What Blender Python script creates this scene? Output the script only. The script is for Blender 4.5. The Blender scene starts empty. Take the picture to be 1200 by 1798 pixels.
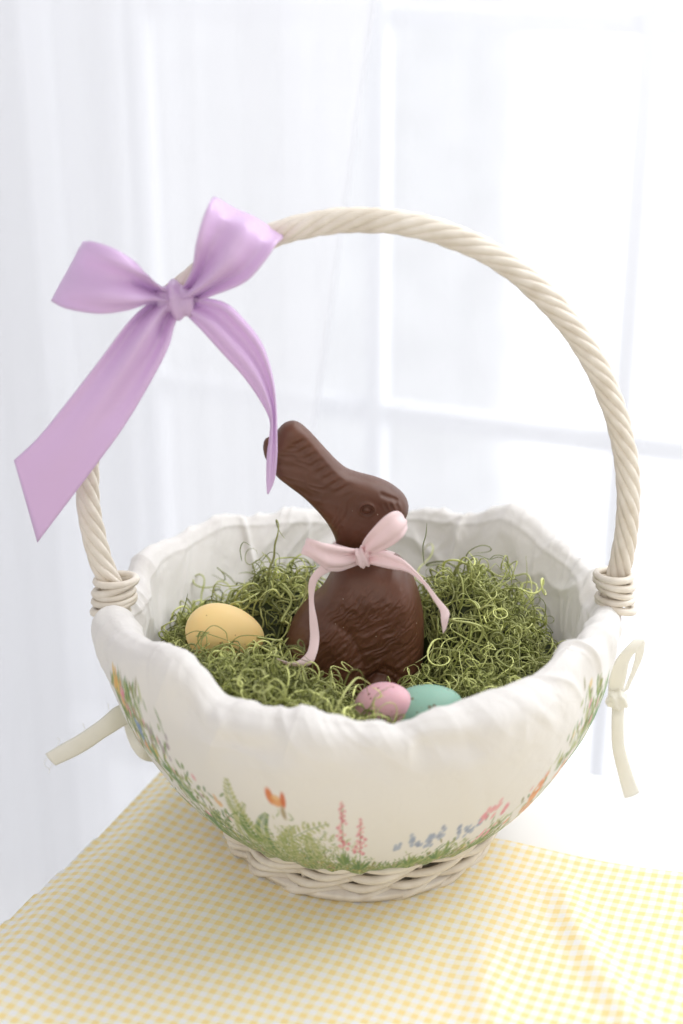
import bpy, math, random
import numpy as np
from math import radians, sin, cos, tan, pi
rnd = random.Random(7); rng = np.random.default_rng(7)
S = bpy.context.scene
# ------------------------------------------------------------------ camera
F_PX, PITCH = 2700.0, radians(22.5)
CAM = np.array([-.011, -.816, .552])
cd = bpy.data.cameras.new('camera'); cam = bpy.data.objects.new('camera', cd)
S.collection.objects.link(cam); S.camera = cam
cam.location = CAM; cam.rotation_euler = (radians(90) - PITCH, 0, 0)
cd.sensor_fit = 'VERTICAL'; cd.sensor_height = 36; cd.sensor_width = 24
cd.lens = F_PX / 1798 * 36; cd.clip_start = .05; cd.clip_end = 60
cd.dof.use_dof = True; cd.dof.focus_distance = .895; cd.dof.aperture_fstop = 3.4
# ------------------------------------------------------------------ world, light, exposure
W = bpy.data.worlds.new("World"); S.world = W; W.use_nodes = True
bg = W.node_tree.nodes['Background']; bg.inputs[0].default_value = (.98, .98, 1, 1); bg.inputs[1].default_value = .66
A22 = radians(-22)
UX = np.array([cos(A22), sin(A22), 0]); VX = np.array([-sin(A22), cos(A22), 0]); ZX = np.array([0, 0, 1.])
def room(u, v, z): return UX * u + VX * v + ZX * z
def area(name, loc, target, sx, sy, power, col):
    l = bpy.data.lights.new(name, 'AREA'); l.shape = 'RECTANGLE'; l.size = sx; l.size_y = sy; l.energy = power; l.color = col
    o = bpy.data.objects.new(name, l); S.collection.objects.link(o); o.location = loc
    from mathutils import Vector
    o.rotation_euler = (Vector(target) - Vector(loc)).to_track_quat('-Z', 'Y').to_euler()
    return o
area('window_daylight', room(.62, .60, 1.10), (0, 0, .1), 1.3, .9, 17.0, (.98, .99, 1))
area('room_bounce', (-.3, -1.9, 1.3), (0, 0, .1), 2.0, 1.6, 8.0, (1, .89, .78))
S.view_settings.view_transform = 'Standard'; S.view_settings.look = 'None'
S.view_settings.exposure = 0.12; S.view_settings.gamma = 1
S.cycles.use_denoising = True
S.cycles.max_bounces = 10; S.cycles.diffuse_bounces = 5; S.cycles.transparent_max_bounces = 16
# ------------------------------------------------------------------ helpers
Rx = np.array([1., 0, 0]); Fw = np.array([0, cos(PITCH), -sin(PITCH)]); Up = np.array([0, sin(PITCH), cos(PITCH)])
def ray(x, y): return Fw + Rx * (x - 600) / F_PX + Up * (899 - y) / F_PX
def at(x, y, Y=0.):                      # the point of the place where depth is Y
    d = ray(x, y); return CAM + d * (Y - CAM[1]) / d[1]
def on_plane(x, y, n, k):
    d = ray(x, y); return CAM + d * (k - CAM @ n) / (d @ n)
def proj(P):
    v = np.asarray(P) - CAM; w = v @ Fw
    return 600 + F_PX * (v @ Rx) / w, 899 - F_PX * (v @ Up) / w
def mesh(name, V, Fc, mat=None, parent=None, smooth=True, col=None, uv=None):
    me = bpy.data.meshes.new(name)
    V = np.asarray(V, float)
    if isinstance(Fc, np.ndarray):
        n, k = Fc.shape
        me.vertices.add(len(V)); me.vertices.foreach_set('co', V.ravel())
        me.loops.add(n * k); me.loops.foreach_set('vertex_index', Fc.ravel().astype(np.int32))
        me.polygons.add(n); me.polygons.foreach_set('loop_start', np.arange(0, n * k, k, dtype=np.int32))
        me.polygons.foreach_set('loop_total', np.full(n, k, dtype=np.int32))
        me.update(calc_edges=True)
    else:
        me.from_pydata([tuple(v) for v in V], [], Fc)
    me.validate()
    if smooth: me.polygons.foreach_set('use_smooth', np.ones(len(me.polygons), bool))
    if col is not None:
        a = me.color_attributes.new('col', 'FLOAT_COLOR', 'POINT')
        a.data.foreach_set('color', np.hstack([col, np.ones((len(col), 1))]).ravel() if col.shape[1] == 3 else col.ravel())
    if uv is not None:
        l = me.uv_layers.new(name='uv'); idx = np.empty(len(me.loops), np.int32); me.loops.foreach_get('vertex_index', idx)
        l.data.foreach_set('uv', np.asarray(uv)[idx].ravel())
    if mat: me.materials.append(mat)
    o = bpy.data.objects.new(name, me); S.collection.objects.link(o)
    if parent: o.parent = parent
    return o
def tag(o, label=None, cat=None, group=None, kind=None):
    if label: o['label'] = label
    if cat: o['category'] = cat
    if group: o['group'] = group
    if kind: o['kind'] = kind
    return o
def empty(name, loc, label, cat, group=None):
    o = bpy.data.objects.new(name, None); S.collection.objects.link(o); o.location = loc; o.empty_display_size = .01
    return tag(o, label, cat, group)
def settle(root):                        # children were made in world coordinates: keep them there
    for c in root.children:
        c.location = tuple(-x for x in root.location)
def grid_faces(n, m, wrap_n=False, wrap_m=False):
    i = np.arange(n if wrap_n else n - 1); j = np.arange(m if wrap_m else m - 1)
    I, J = np.meshgrid(i, j, indexing='ij'); I2 = (I + 1) % n; J2 = (J + 1) % m
    return np.stack([I * m + J, I2 * m + J, I2 * m + J2, I * m + J2], -1).reshape(-1, 4)
def catmull(P, n, closed=False):
    P = np.asarray(P, float)
    Q = np.vstack([P[-1], P, P[0], P[1]]) if closed else np.vstack([2 * P[0] - P[1], P, 2 * P[-1] - P[-2]])
    k = len(Q) - 3; t = np.linspace(0, k, n, endpoint=not closed); i = np.minimum(t.astype(int), k - 1); f = (t - i)[:, None]
    a, b, c, d = Q[i], Q[i + 1], Q[i + 2], Q[i + 3]
    return .5 * (2 * b + (c - a) * f + (2 * a - 5 * b + 4 * c - d) * f * f + (3 * b - a - 3 * c + d) * f ** 3)
def tube(P, r, k=8, caps=True, closed=False, flat=1.0):
    P = np.asarray(P, float); n = len(P); r = np.broadcast_to(r, n)
    T = np.roll(P, -1, 0) - np.roll(P, 1, 0)
    if not closed: T[0] = P[1] - P[0]; T[-1] = P[-1] - P[-2]
    T /= np.linalg.norm(T, axis=1)[:, None] + 1e-12
    N = np.zeros_like(P); a = np.array([0, 0, 1.]) if abs(T[0, 2]) < .9 else np.array([1., 0, 0])
    v = a - T[0] * (a @ T[0]); v /= np.linalg.norm(v)
    for i in range(n):
        v = v - T[i] * (v @ T[i]); v /= np.linalg.norm(v); N[i] = v
    B = np.cross(T, N); th = np.arange(k) * 2 * pi / k
    V = P[:, None] + r[:, None, None] * (np.cos(th)[None, :, None] * N[:, None] + flat * np.sin(th)[None, :, None] * B[:, None])
    Fc = [tuple(q) for q in grid_faces(n, k, closed, True)]
    if caps and not closed: Fc += [tuple(range(k))[::-1], tuple((n - 1) * k + j for j in range(k))]
    return V.reshape(-1, 3), Fc
def join(parts):
    V, Fc, o = [], [], 0
    for v, f in parts:
        V.append(v); Fc += [tuple(i + o for i in q) for q in f]; o += len(v)
    return np.vstack(V), Fc
def hsh(i, j, s):
    n = (i.astype(np.uint64) * np.uint64(374761393) + j.astype(np.uint64) * np.uint64(668265263) + np.uint64(s * 1442695041 + 977)) & np.uint64(0xffffffff)
    n = ((n ^ (n >> np.uint64(13))) * np.uint64(1274126177)) & np.uint64(0xffffffff)
    return ((n ^ (n >> np.uint64(16))) & np.uint64(0xffffff)).astype(float) / float(0xffffff)
def vnoise(x, y, s=0):
    x = np.asarray(x, float); y = np.asarray(y, float)
    x, y = np.broadcast_arrays(x, y); i = np.floor(x).astype(np.int64); j = np.floor(y).astype(np.int64); u = x - i; v = y - j
    u = u * u * (3 - 2 * u); v = v * v * (3 - 2 * v)
    return ((hsh(i, j, s) * (1 - u) + hsh(i + 1, j, s) * u) * (1 - v) + (hsh(i, j + 1, s) * (1 - u) + hsh(i + 1, j + 1, s) * u) * v) * 2 - 1
def sstep(a, b, x):
    t = np.clip((x - a) / (b - a), 0, 1); return t * t * (3 - 2 * t)
def gauss(x, s): return np.exp(-(x / s) ** 2)
# ------------------------------------------------------------------ materials
def mat(name, col, rough=.6, **kw):
    m = bpy.data.materials.new(name); m.use_nodes = True; nt = m.node_tree; b = nt.nodes['Principled BSDF']
    b.inputs['Base Color'].default_value = (*col, 1); b.inputs['Roughness'].default_value = rough
    for k, v in kw.items():
        b.inputs[k.replace('_', ' ')].default_value = v
    return m
def nodes(m): return m.node_tree, m.node_tree.nodes['Principled BSDF'], m.node_tree.nodes['Material Output']
def N(nt, t, **kw):
    n = nt.nodes.new(t)
    for k, v in kw.items():
        if k in ('inp',):
            for a, b in v.items(): n.inputs[a].default_value = b
        else: setattr(n, k, v)
    return n
def bump(m, scale, strength, dist=.0003, kind='noise', detail=4, coord='Object', stretch=(1, 1, 1)):
    nt, b, _ = nodes(m)
    tc = N(nt, 'ShaderNodeTexCoord'); mp = N(nt, 'ShaderNodeMapping'); mp.inputs['Scale'].default_value = stretch
    n = N(nt, 'ShaderNodeTexNoise', inp={'Scale': scale, 'Detail': detail, 'Roughness': .6})
    bp = N(nt, 'ShaderNodeBump', inp={'Strength': strength, 'Distance': dist})
    nt.links.new(tc.outputs[coord], mp.inputs[0]); nt.links.new(mp.outputs[0], n.inputs['Vector'])
    nt.links.new(n.outputs[0], bp.inputs['Height']); nt.links.new(bp.outputs[0], b.inputs['Normal'])
    return n, mp
def vary(m, scale, c1, c2, lo=.35, hi=.65, coord='Object', stretch=(1, 1, 1)):
    nt, b, _ = nodes(m)
    tc = N(nt, 'ShaderNodeTexCoord'); mp = N(nt, 'ShaderNodeMapping'); mp.inputs['Scale'].default_value = stretch
    n = N(nt, 'ShaderNodeTexNoise', inp={'Scale': scale, 'Detail': 4})
    r = N(nt, 'ShaderNodeValToRGB'); r.color_ramp.elements[0].position = lo; r.color_ramp.elements[1].position = hi
    r.color_ramp.elements[0].color = (*c1, 1); r.color_ramp.elements[1].color = (*c2, 1)
    nt.links.new(tc.outputs[coord], mp.inputs[0]); nt.links.new(mp.outputs[0], n.inputs['Vector'])
    nt.links.new(n.outputs[0], r.inputs[0]); nt.links.new(r.outputs[0], b.inputs['Base Color']); return r
def translucent(m, amount, src=None):    # thin cloth: part of the light passes through
    nt, b, out = nodes(m)
    t = N(nt, 'ShaderNodeBsdfTranslucent'); mx = N(nt, 'ShaderNodeMixShader'); mx.inputs[0].default_value = amount
    if b.inputs['Base Color'].links: nt.links.new(b.inputs['Base Color'].links[0].from_socket, t.inputs[0])
    else: t.inputs[0].default_value = b.inputs['Base Color'].default_value
    nt.links.new(b.outputs[0], mx.inputs[1]); nt.links.new(t.outputs[0], mx.inputs[2]); nt.links.new(mx.outputs[0], out.inputs[0])
M = {}
M['wicker'] = mat('painted_wicker', (.72, .63, .51), .42, Specular_IOR_Level=.4)
vary(M['wicker'], 90, (.68, .61, .51), (.78, .72, .63)); bump(M['wicker'], 400, .25, .0004)
M['tie'] = mat('cream_cotton_tape', (.90, .88, .81), .8); bump(M['tie'], 900, .3, .0003); translucent(M['tie'], .3)
M['lilac'] = mat('lilac_satin', (.80, .60, .84), .29, Specular_IOR_Level=.55, Sheen_Weight=.35, Sheen_Roughness=.4)
bump(M['lilac'], 1500, .08, .0002); translucent(M['lilac'], .32)
M['pink'] = mat('pink_satin', (.95, .79, .79), .36, Specular_IOR_Level=.5, Sheen_Weight=.3, Sheen_Roughness=.4)
bump(M['pink'], 1500, .08, .0002); translucent(M['pink'], .35)
M['white'] = mat('white_paint', (.80, .79, .77), .35); bump(M['white'], 60, .05, .0005)
M['frame'] = mat('white_window_paint', (.84, .85, .88), .4)
# ------------------------------------------------------------------ wicker basket
basket = empty('wicker_basket', (0, 0, 0), 'cream painted wicker basket with tall twisted arched handle, standing on gingham cloth', 'basket')
wall_z = [0, .012, .036, .06, .085, .115, .150]; wall_r = [.0765, .081, .0925, .109, .127, .138, .1415]
rz = lambda z: np.interp(z, wall_z, wall_r)
ky = lambda z: .935 + .065 * np.clip((np.asarray(z) - .03) / .1, 0, 1)      # the lower part is a little flatter in front
NST = 30
for k, z0 in enumerate([.0044, .0136, .0228, .0320, .0412]):   # rows of twined cane
    th = np.linspace(0, 2 * pi, 420, endpoint=False)
    ph0 = k * 2.3
    for s in range(2):
        ps = th * 8 + ph0 + s * pi + .25 * np.sin(th * 5 + k)
        r = rz(z0) + .0042 * np.cos(ps); z = z0 + .0034 * np.sin(ps) + .0004 * np.sin(th * 3 + k)
        P = np.stack([r * np.cos(th), r * np.sin(th) * ky(z0), z], 1)
        v, f = tube(P, .0026 + .0002 * np.sin(th * 9 + k + s), 8, closed=True)
        mesh('cane', v, f, M['wicker'], basket)
for i in range(NST):
    a = 2 * pi * (i + .5) / NST; zz = np.linspace(.004, .140, 14); rr = rz(zz) - .0015
    v, f = tube(np.stack([rr * cos(a), rr * sin(a) * ky(zz), zz], 1), .0018, 6); mesh('stake', v, f, M['wicker'], basket)
th = np.linspace(0, 2 * pi, 160, endpoint=False)
v, f = tube(np.stack([.1440 * np.cos(th), .1440 * np.sin(th), .1405 + 0 * th], 1), .0038, 8, closed=True); mesh('rim', v, f, M['wicker'], basket)
zz = np.array([.001, .003, .005]); 
V = [[0, 0, .002]] + [[.079 * cos(a), .079 * sin(a), .002] for a in np.linspace(0, 2 * pi, 60, endpoint=False)]
V2 = [[x, y, .006] for x, y, z in V]; n = len(V)
Fc = [(0, 1 + (i + 1) % 60, 1 + i) for i in range(60)] + [(n, n + 1 + i, n + 1 + (i + 1) % 60) for i in range(60)] + [(1 + i, 1 + (i + 1) % 60, n + 1 + (i + 1) % 60, n + 1 + i) for i in range(60)]
mesh('basket_floor', V + V2, Fc, M['wicker'], basket)
# handle: path of the arch, read off the photograph in the plane Y = 0
hp_px = [(212, 1075), (200, 1035), (178, 985), (160, 915), (154, 850), (157, 780), (176, 705), (212, 628), (262, 562), (322, 503), (395, 452), (480, 413), (560, 392), (640, 386), (715, 393), (790, 413), (868, 449), (935, 499), (995, 563), (1043, 635), (1076, 710), (1096, 785), (1104, 850), (1102, 915), (1094, 975), (1080, 1035), (1072, 1075)]
HP = catmull([at(x, y) for x, y in hp_px], 700)
seg = np.r_[0, np.cumsum(np.linalg.norm(np.diff(HP, axis=0), axis=1))]
ss = np.linspace(0, seg[-1], 520); HP = np.stack([np.interp(ss, seg, HP[:, i]) for i in range(3)], 1)
T = np.gradient(HP, axis=0); T /= np.linalg.norm(T, axis=1)[:, None]
Bn = np.array([0, -1., 0]); Nn = np.cross(T, Bn)     # Nn: outward or inward in plane
NS = 7
handle = bpy.data.objects.new('handle', None); S.collection.objects.link(handle); handle.parent = basket
for k in range(NS):
    tw = 2 * pi * k / NS + ss / .078 * 2 * pi
    wob = 1 + .04 * np.sin(ss * 60 + k * 2.1)
    P = HP + (.0044 * wob)[:, None] * (np.cos(tw)[:, None] * Nn + np.sin(tw)[:, None] * Bn)
    v, f = tube(P, .00255 + .00018 * sin(k * 3.3), 10); mesh('cane_strand', v, f, M['wicker'], handle)
v, f = tube(HP, .0036, 8); mesh('core', v, f, M['wicker'], handle)
# cane lashing at the foot of each side of the handle
def lashing(side, cpx, tilt, n, w):
    g = bpy.data.objects.new('lashing', None); S.collection.objects.link(g); g.parent = basket
    for k in range(n):
        t = k / (n - 1)
        c = at(cpx[0][0] + (cpx[1][0] - cpx[0][0]) * t, cpx[0][1] + (cpx[1][1] - cpx[0][1]) * t, 0)
        a = np.linspace(0, 2 * pi, 48, endpoint=False)
        rx, ry = w * (1 + .07 * sin(k * 2.2)), .0125
        z = rx * np.cos(a) * tan(tilt + .16 * sin(k * 2.3 + side)) - .002 * np.sin(a)
        P = np.stack([c[0] + rx * np.cos(a), c[1] + ry * np.sin(a), c[2] + z], 1)
        v, f = tube(P, .0022 + .0002 * sin(k * 1.9), 8, closed=True); mesh('coil', v, f, M['wicker'], g)
lashing(-1, [(204, 1018), (200, 1062)], radians(10), 5, .0115)
lashing(1, [(1078, 1010), (1082, 1062)], radians(-9), 5, .0100)
# ------------------------------------------------------------------ liner
NPH = 1700
phi = np.arange(NPH) * 2 * pi / NPH - pi      # -pi..pi, front is -pi/2
# visible ridge of the cloth over the rim: (px, py, radius)
rim_px = [(345, 1182, .141), (380, 1236, .141), (450, 1258, .141), (540, 1266, .141), (620, 1270, .141), (685, 1274, .141), (745, 1258, .141), (810, 1248, .141), (880, 1222, .141), (950, 1188, .140), (985, 1130, .137), (1000, 1085, .138), (1062, 1055, .147),
          (1052, 1012, .146), (1020, 980, .148), (975, 942, .15), (940, 905, .15), (900, 886, .15), (860, 896, .15), (800, 892, .15), (735, 886, .15), (700, 892, .15), (620, 900, .15), (545, 893, .15), (460, 896, .15), (375, 899, .15), (345, 915, .15), (300, 945, .149), (262, 962, .149), (238, 1000, .147), (228, 1040, .145), (235, 1062, .143), (285, 1100, .141), (322, 1155, .139)]
ang, zz, rr = [], [], []
for x, y, r in rim_px:
    d = ray(x, y); a = d[0] ** 2 + d[1] ** 2; b = 2 * (CAM[0] * d[0] + CAM[1] * d[1]); c = CAM[0] ** 2 + CAM[1] ** 2 - r * r
    q = max(b * b - 4 * a * c, 0) ** .5; front = y > 1075
    t = (-b - q) / 2 / a if front else (-b + q) / 2 / a
    P = CAM + d * t; ang.append(math.atan2(P[1], P[0])); zz.append(P[2]); rr.append(r)
print('RIM', [(round(math.degrees(a)), round(z, 4)) for a, z in zip(ang, zz)])
o = np.argsort(ang); ang = np.array(ang)[o]; zz = np.clip(np.array(zz)[o], .146, .175); rr = np.array(rr)[o]
A3 = np.r_[ang - 2 * pi, ang, ang + 2 * pi]
def circ_smooth(a, w):
    k = np.exp(-np.linspace(-2, 2, 2 * w + 1) ** 2); k /= k.sum(); return np.convolve(np.r_[a[-w:], a, a[:w]], k, 'valid')
ridge_z = circ_smooth(np.interp(phi, A3, np.tile(zz, 3)), 14)
ridge_r = circ_smooth(np.interp(phi, A3, np.tile(rr, 3)), 14)
# outer profile from hem up, inner profile going down (r, z), z near the ridge is shifted by the ridge height
hemR, hemZ = .0950, .0300
outer = catmull([(hemR, hemZ), (.1062, .042), (.1192, .060), (.1325, .083), (.1430, .106), (.1500, .130), (.1525, .145), (.1515, .1545), (.1470, .1585)], 900)
inner = catmull([(.1470, .1590), (.1415, .1570), (.1375, .150), (.134, .138), (.129, .118), (.122, .095), (.112, .07), (.1, .05), (.07, .03)], 600)
def resample(P, n, pw=1.0):
    s = np.r_[0, np.cumsum(np.linalg.norm(np.diff(P, axis=0), axis=1))]; q = np.linspace(0, s[-1], n)
    return np.stack([np.interp(q, s, P[:, i]) for i in range(P.shape[1])], 1), q
outer, hq = resample(outer, 230); inner, iq = resample(inner, 160)
prof = np.vstack([outer, inner[1:]]); NT = len(prof); q = np.r_[hq, hq[-1] + iq[1:]]
PH, Q = np.meshgrid(phi, q, indexing='ij')
R = np.tile(prof[:, 0], (NPH, 1)); Z = np.tile(prof[:, 1], (NPH, 1))
near = np.exp(-((Q - hq[-1]) / .030) ** 2)     # how close to the ridge
Z += (ridge_z - .1590)[:, None] * near
isin = sstep(hq[-1] - .012, hq[-1] + .01, Q)
R += (ridge_r - .1470)[:, None] * near * (.25 + .75 * isin)
pu = PH * 1.0
def ring(freq, seed, yy):                # noise that closes round the rim
    c = np.cos(PH) * freq; s_ = np.sin(PH) * freq
    return vnoise(c + yy * .7, s_ + yy * .7 + 31.7, seed)
fold = ring(2.6, 1, Q * 9) * .0032 + ring(4.5, 2, Q * 22 + ring(2, 9, Q * 9) * .8) * .0018
fine = ring(13, 3, Q * 30 + ring(4, 5, Q * 12)) * .0007 + ring(26, 4, Q * 90) * .00015
up = sstep(.0, .09, Q)
outmask = 1 - isin
D = fold * (.25 + 1.0 * near) * (.35 + .65 * up) + fine * (.5 + .9 * near)
# dents below the ridge, where cloth is pulled over the rim wire
dent = np.maximum(0, ring(7.5, 12, Q * 4)) ** 1.2 * gauss(Q - (hq[-1] - .014), .010) * .006
D -= dent
rid = lambda f_, sd, yy: (1 - np.abs(ring(f_, sd, yy)) * 2.4).clip(0, 1) ** 1.5      # creases
inwr = ring(4.2, 21, Q * 14) * .0045 + rid(2.6, 22, Q * 20 + ring(3, 8, Q * 12) * .8) * .0045 + rid(4.5, 24, Q * 34 + ring(3, 8, Q * 16)) * .0026 + rid(9, 25, Q * 60 + ring(5, 8, Q * 26)) * .0011
hnd = np.maximum(gauss(np.abs(PH) - pi, .28), gauss(PH, .28))
D += (rid(7, 27, Q * 12 + ring(4, 33, Q * 12)) * .0026 + rid(14, 28, Q * 16) * .0009) * hnd * near
D += (rid(2.8, 31, Q * 22 + ring(3, 33, Q * 14)) * .0030 + rid(5, 34, Q * 40 + ring(3, 33, Q * 20)) * .0016 + rid(10, 35, Q * 60 + ring(5, 36, Q * 30)) * .0006) * gauss(Q - hq[-1] + .004, .022)
D += inwr * isin * gauss(Q - hq[-1] - .035, .035) * 1.0
Z += (ring(4, 14, Q * 2) * .0026 + ring(11, 15, Q * 2) * .0007) * near
# gathered hem
hemw = gauss(Q, .006); D += hemw * (ring(18, 16, Q * 0) * .0011); Z += hemw * ring(9, 17, Q * 0) * .0012
dz = np.gradient(prof[:, 1]); dr = np.gradient(prof[:, 0]); L = np.hypot(dz, dr); nr, nz = dz / L, -dr / L
R += D * nr[None]; Z += D * nz[None]
R -= .0009 * gauss(Q - hq[-1] - .011, .0014) * isin      # stitched casing inside the rim
# seams in the back panels and pleats beside the handle
for a0, am in ((math.radians(122), .0030), (math.radians(61), .0030), (math.radians(104), .0007)):
    R -= am * np.exp(-((PH - a0 - .25 * (Q - hq[-1])) * .14 / .0022) ** 2) * isin * sstep(.14, .0, Q - hq[-1] - .01)
LV = np.stack([R * np.cos(PH), R * np.sin(PH) * ky(Z), Z], -1)
# ---- printed border of wild flowers, painted in (arc, height above hem)
CW = NPH; KH = 2.2; CH = 230
ink = np.ones((CW, CH, 3)); 
paper = np.array([.86, .838, .81])
canvas = np.tile(paper, (CW, CH, 1)); SC = .125 * 2 * pi / CW; HS = hq[-1] / (230 - 1) / KH
cs = (np.arange(CW)[:, None]) * SC * np.ones((1, CH)); chh = np.arange(CH)[None] * HS * np.ones((CW, 1))
def blot(s, h, a, b, ang, col, alpha=.8, soft=.35, shp=None):
    i0 = int((s - 1.5 * max(a, b)) / SC); i1 = int((s + 1.5 * max(a, b)) / SC) + 2
    j0 = max(0, int((h - 1.5 * max(a, b)) / HS)); j1 = min(CH, int((h + 1.5 * max(a, b)) / HS) + 2)
    if j1 <= j0: return
    I = np.arange(i0, i1); x = I[:, None] * SC - s; y = np.arange(j0, j1)[None] * HS - h
    u = (x * cos(ang) + y * sin(ang)) / a; v = (-x * sin(ang) + y * cos(ang)) / b
    d = np.sqrt(u * u + v * v); w = np.clip((1 - d) / soft, 0, 1) * alpha
    J = np.arange(j0, j1); ix = np.ix_(I % CW, J)
    canvas[ix] = canvas[ix] * (1 - w[..., None]) + np.array(col) * w[..., None]
def line(s0, h0, s1, h1, w, col, alpha=.8, bend=0):
    n = max(2, int(math.hypot(s1 - s0, h1 - h0) / (w * .8)))
    for k in range(n + 1):
        t = k / n; b = bend * 4 * t * (1 - t)
        blot(s0 + (s1 - s0) * t - (h1 - h0) * b, h0 + (h1 - h0) * t + (s1 - s0) * b, w, w, 0, col, alpha, .8)
G = [(.16, .27, .05), (.26, .36, .08), (.09, .21, .04), (.38, .45, .14), (.48, .52, .22), (.26, .23, .06)]
outV = LV[:, :230]; ox, oy = proj(outV.reshape(-1, 3)); ox = ox.reshape(NPH, 230); oy = oy.reshape(NPH, 230)
vis = (PH[:, :230] < .35) | (PH[:, :230] > 2.8)
_oxs, _oys, _pen = ox[::3, :200:2], oy[::3, :200:2], np.where(vis, 0, 1e9)[::3, :200:2]
def spot(x, y):                          # place on the border seen at this spot of the photograph
    d = (_oxs - x) ** 2 + (_oys - y) ** 2 + _pen; i, j = np.unravel_index(np.argmin(d), d.shape); return i * 3 * SC, j * 2 * HS
r2 = random.Random(3)
_n = np.cross(np.roll(LV, -1, 0) - np.roll(LV, 1, 0), np.gradient(LV, axis=1))[:, :200]; _f = (_n * (CAM - LV[:, :200])).sum(-1)
if _f[NPH // 4, 120] < 0: _f = -_f       # the front faces the camera
low = np.array([np.argmax(_f[i] > 0) if vis[i, 0] and (_f[i] > 0).any() else 14 for i in range(NPH)]); low = np.minimum(low, 130)
low = circ_smooth(low.astype(float), 20) * HS
def base_h(s): return low[int(s / SC) % NPH]
def band(s): return .0085 + .0035 * vnoise(s * 22, 0, 5) + .0025 * vnoise(s * 70, 0, 6) + .009 * math.exp(-((s - S_FERN) / .035) ** 2)
S_FERN = spot(500, 1500)[0]
for i in range(1500):                    # pale wash of green below the plants
    s = r2.uniform(0, CW * SC); h = abs(r2.gauss(0, 1)) * band(s) * .6 + base_h(s) * r2.uniform(.75, 1)
    blot(s, h, .0045, .0022, r2.uniform(.6, 2.5), r2.choice([(.60, .62, .34), (.56, .60, .32), (.64, .62, .42)]), .22, 1.)
for i in range(9500):                    # tangled greenery along the hem
    s = r2.uniform(0, CW * SC); h = abs(r2.gauss(0, 1)) * band(s) * .62 + .0004 + base_h(s) * (r2.uniform(.8, 1) if r2.random() < .8 else r2.random())
    c = r2.choice(G); a = r2.uniform(.0009, .0032)
    blot(s, h, a, r2.uniform(.0004, .0008), r2.uniform(.4, 2.7), c, r2.uniform(.4, .9), .5)
HEM = catmull([(196, 1190), (208, 1225), (224, 1262), (247, 1305), (287, 1350), (332, 1408), (382, 1463), (450, 1498), (530, 1524), (600, 1533), (680, 1531), (760, 1516), (850, 1486), (900, 1453), (945, 1416), (985, 1366), (1020, 1308), (1048, 1255), (1072, 1205)], 400)
HN = np.gradient(HEM, axis=0); HN = np.stack([HN[:, 1], -HN[:, 0]], 1); HN /= np.linalg.norm(HN, axis=1)[:, None]
for i in range(5200):                    # denser leaves where the border turns away at the sides
    k = r2.randrange(400); side = abs(k - 215) / 200; wpx = (9 + 12 * side + 5 * vnoise(k / 12, 0, 9)) * abs(r2.gauss(0, 1)) * .75
    x, y = HEM[k] + HN[k] * wpx; s, h = spot(x, y)
    if r2.random() < .10 * side: blot(s, h, .0018, .0014, r2.random() * 3, r2.choice([(.80, .56, .16), (.78, .30, .36), (.80, .45, .45), (.62, .45, .5)]), .7, .6)
    else: blot(s, h, r2.uniform(.0012, .0038), r2.uniform(.0006, .0011), r2.uniform(.5, 2.6), r2.choice(G), r2.uniform(.45, .9), .5)
for i in range(260):
    s = r2.uniform(0, CW * SC); h = r2.uniform(.001, .010)
    blot(s, h, .0012, .001, 0, r2.choice([(.75, .52, .12), (.66, .28, .3), (.62, .50, .3), (.7, .45, .35)]), .6, .7)
def frond(x0, y0, x1, y1, w, col, alpha=.6, n=15):
    s0, h0 = spot(x0, y0); s1, h1 = spot(x1, y1)
    if abs(s1 - s0) > CW * SC / 2: return
    line(s0, h0, s1, h1, .0005, G[0], alpha, .08); a = math.atan2(h1 - h0, s1 - s0)
    for k in range(n):
        t = (k + .5) / n; L = 1.25 * w * (1 - t) ** .7 + .001
        bs = s0 + (s1 - s0) * t - (h1 - h0) * .32 * t * (1 - t); bh = h0 + (h1 - h0) * t + (s1 - s0) * .32 * t * (1 - t)
        for sg in (-1, 1):
            b = a + sg * 1.0; blot(bs + cos(b) * L * .5, bh + sin(b) * L * .5, L * .5, .0008 + .0005 * (1 - t), b, r2.choice(col), min(1, alpha * 1.6), .5)
LG = [(.46, .49, .20), (.56, .57, .30), (.36, .42, .14)]
frond(470, 1490, 398, 1368, .008, LG, .6, 18); frond(495, 1500, 580, 1447, .0065, LG, .6, 14); frond(440, 1478, 430, 1410, .005, LG, .5)
frond(520, 1510, 512, 1450, .005, LG, .55); frond(560, 1512, 545, 1465, .005, LG, .55); frond(475, 1490, 470, 1430, .005, G[:4], .6)
frond(405, 1470, 385, 1425, .004, G[:4], .6); frond(425, 1482, 418, 1425, .004, G[:3], .7, 8); frond(455, 1480, 425, 1430, .004, G[:3], .7, 8)
for i in range(1500):
    x = r2.gauss(505, 58); y = r2.gauss(1508, 26)
    if y < 1540 and y > 1425 + abs(x - 500) * .5 + 25 * vnoise(x / 22, 0, 3):
        s, h = spot(x, y); blot(s, h, r2.uniform(.0010, .0024), .0006, r2.uniform(0, 3), r2.choice(LG + LG + G[:2]), .6, .6)
def leafy(x, y, n, hgt, cols, spread=.9):
    s, h = spot(x, y)
    for k in range(n):
        a = pi / 2 + r2.uniform(-spread, spread); L = hgt * r2.uniform(.5, 1)
        blot(s + cos(a) * L * .5, h + sin(a) * L * .5, L * .5, .0009, a, r2.choice(cols), .75, .6)
for x, y in [(715, 1520), (765, 1508), (825, 1496), (690, 1528), (860, 1480)]: leafy(x, y, 22, .013, G[:4], 1.1)
for x, y in [(605, 1520), (632, 1528)]: leafy(x, y, 18, .012, G[:3], .8)
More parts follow.
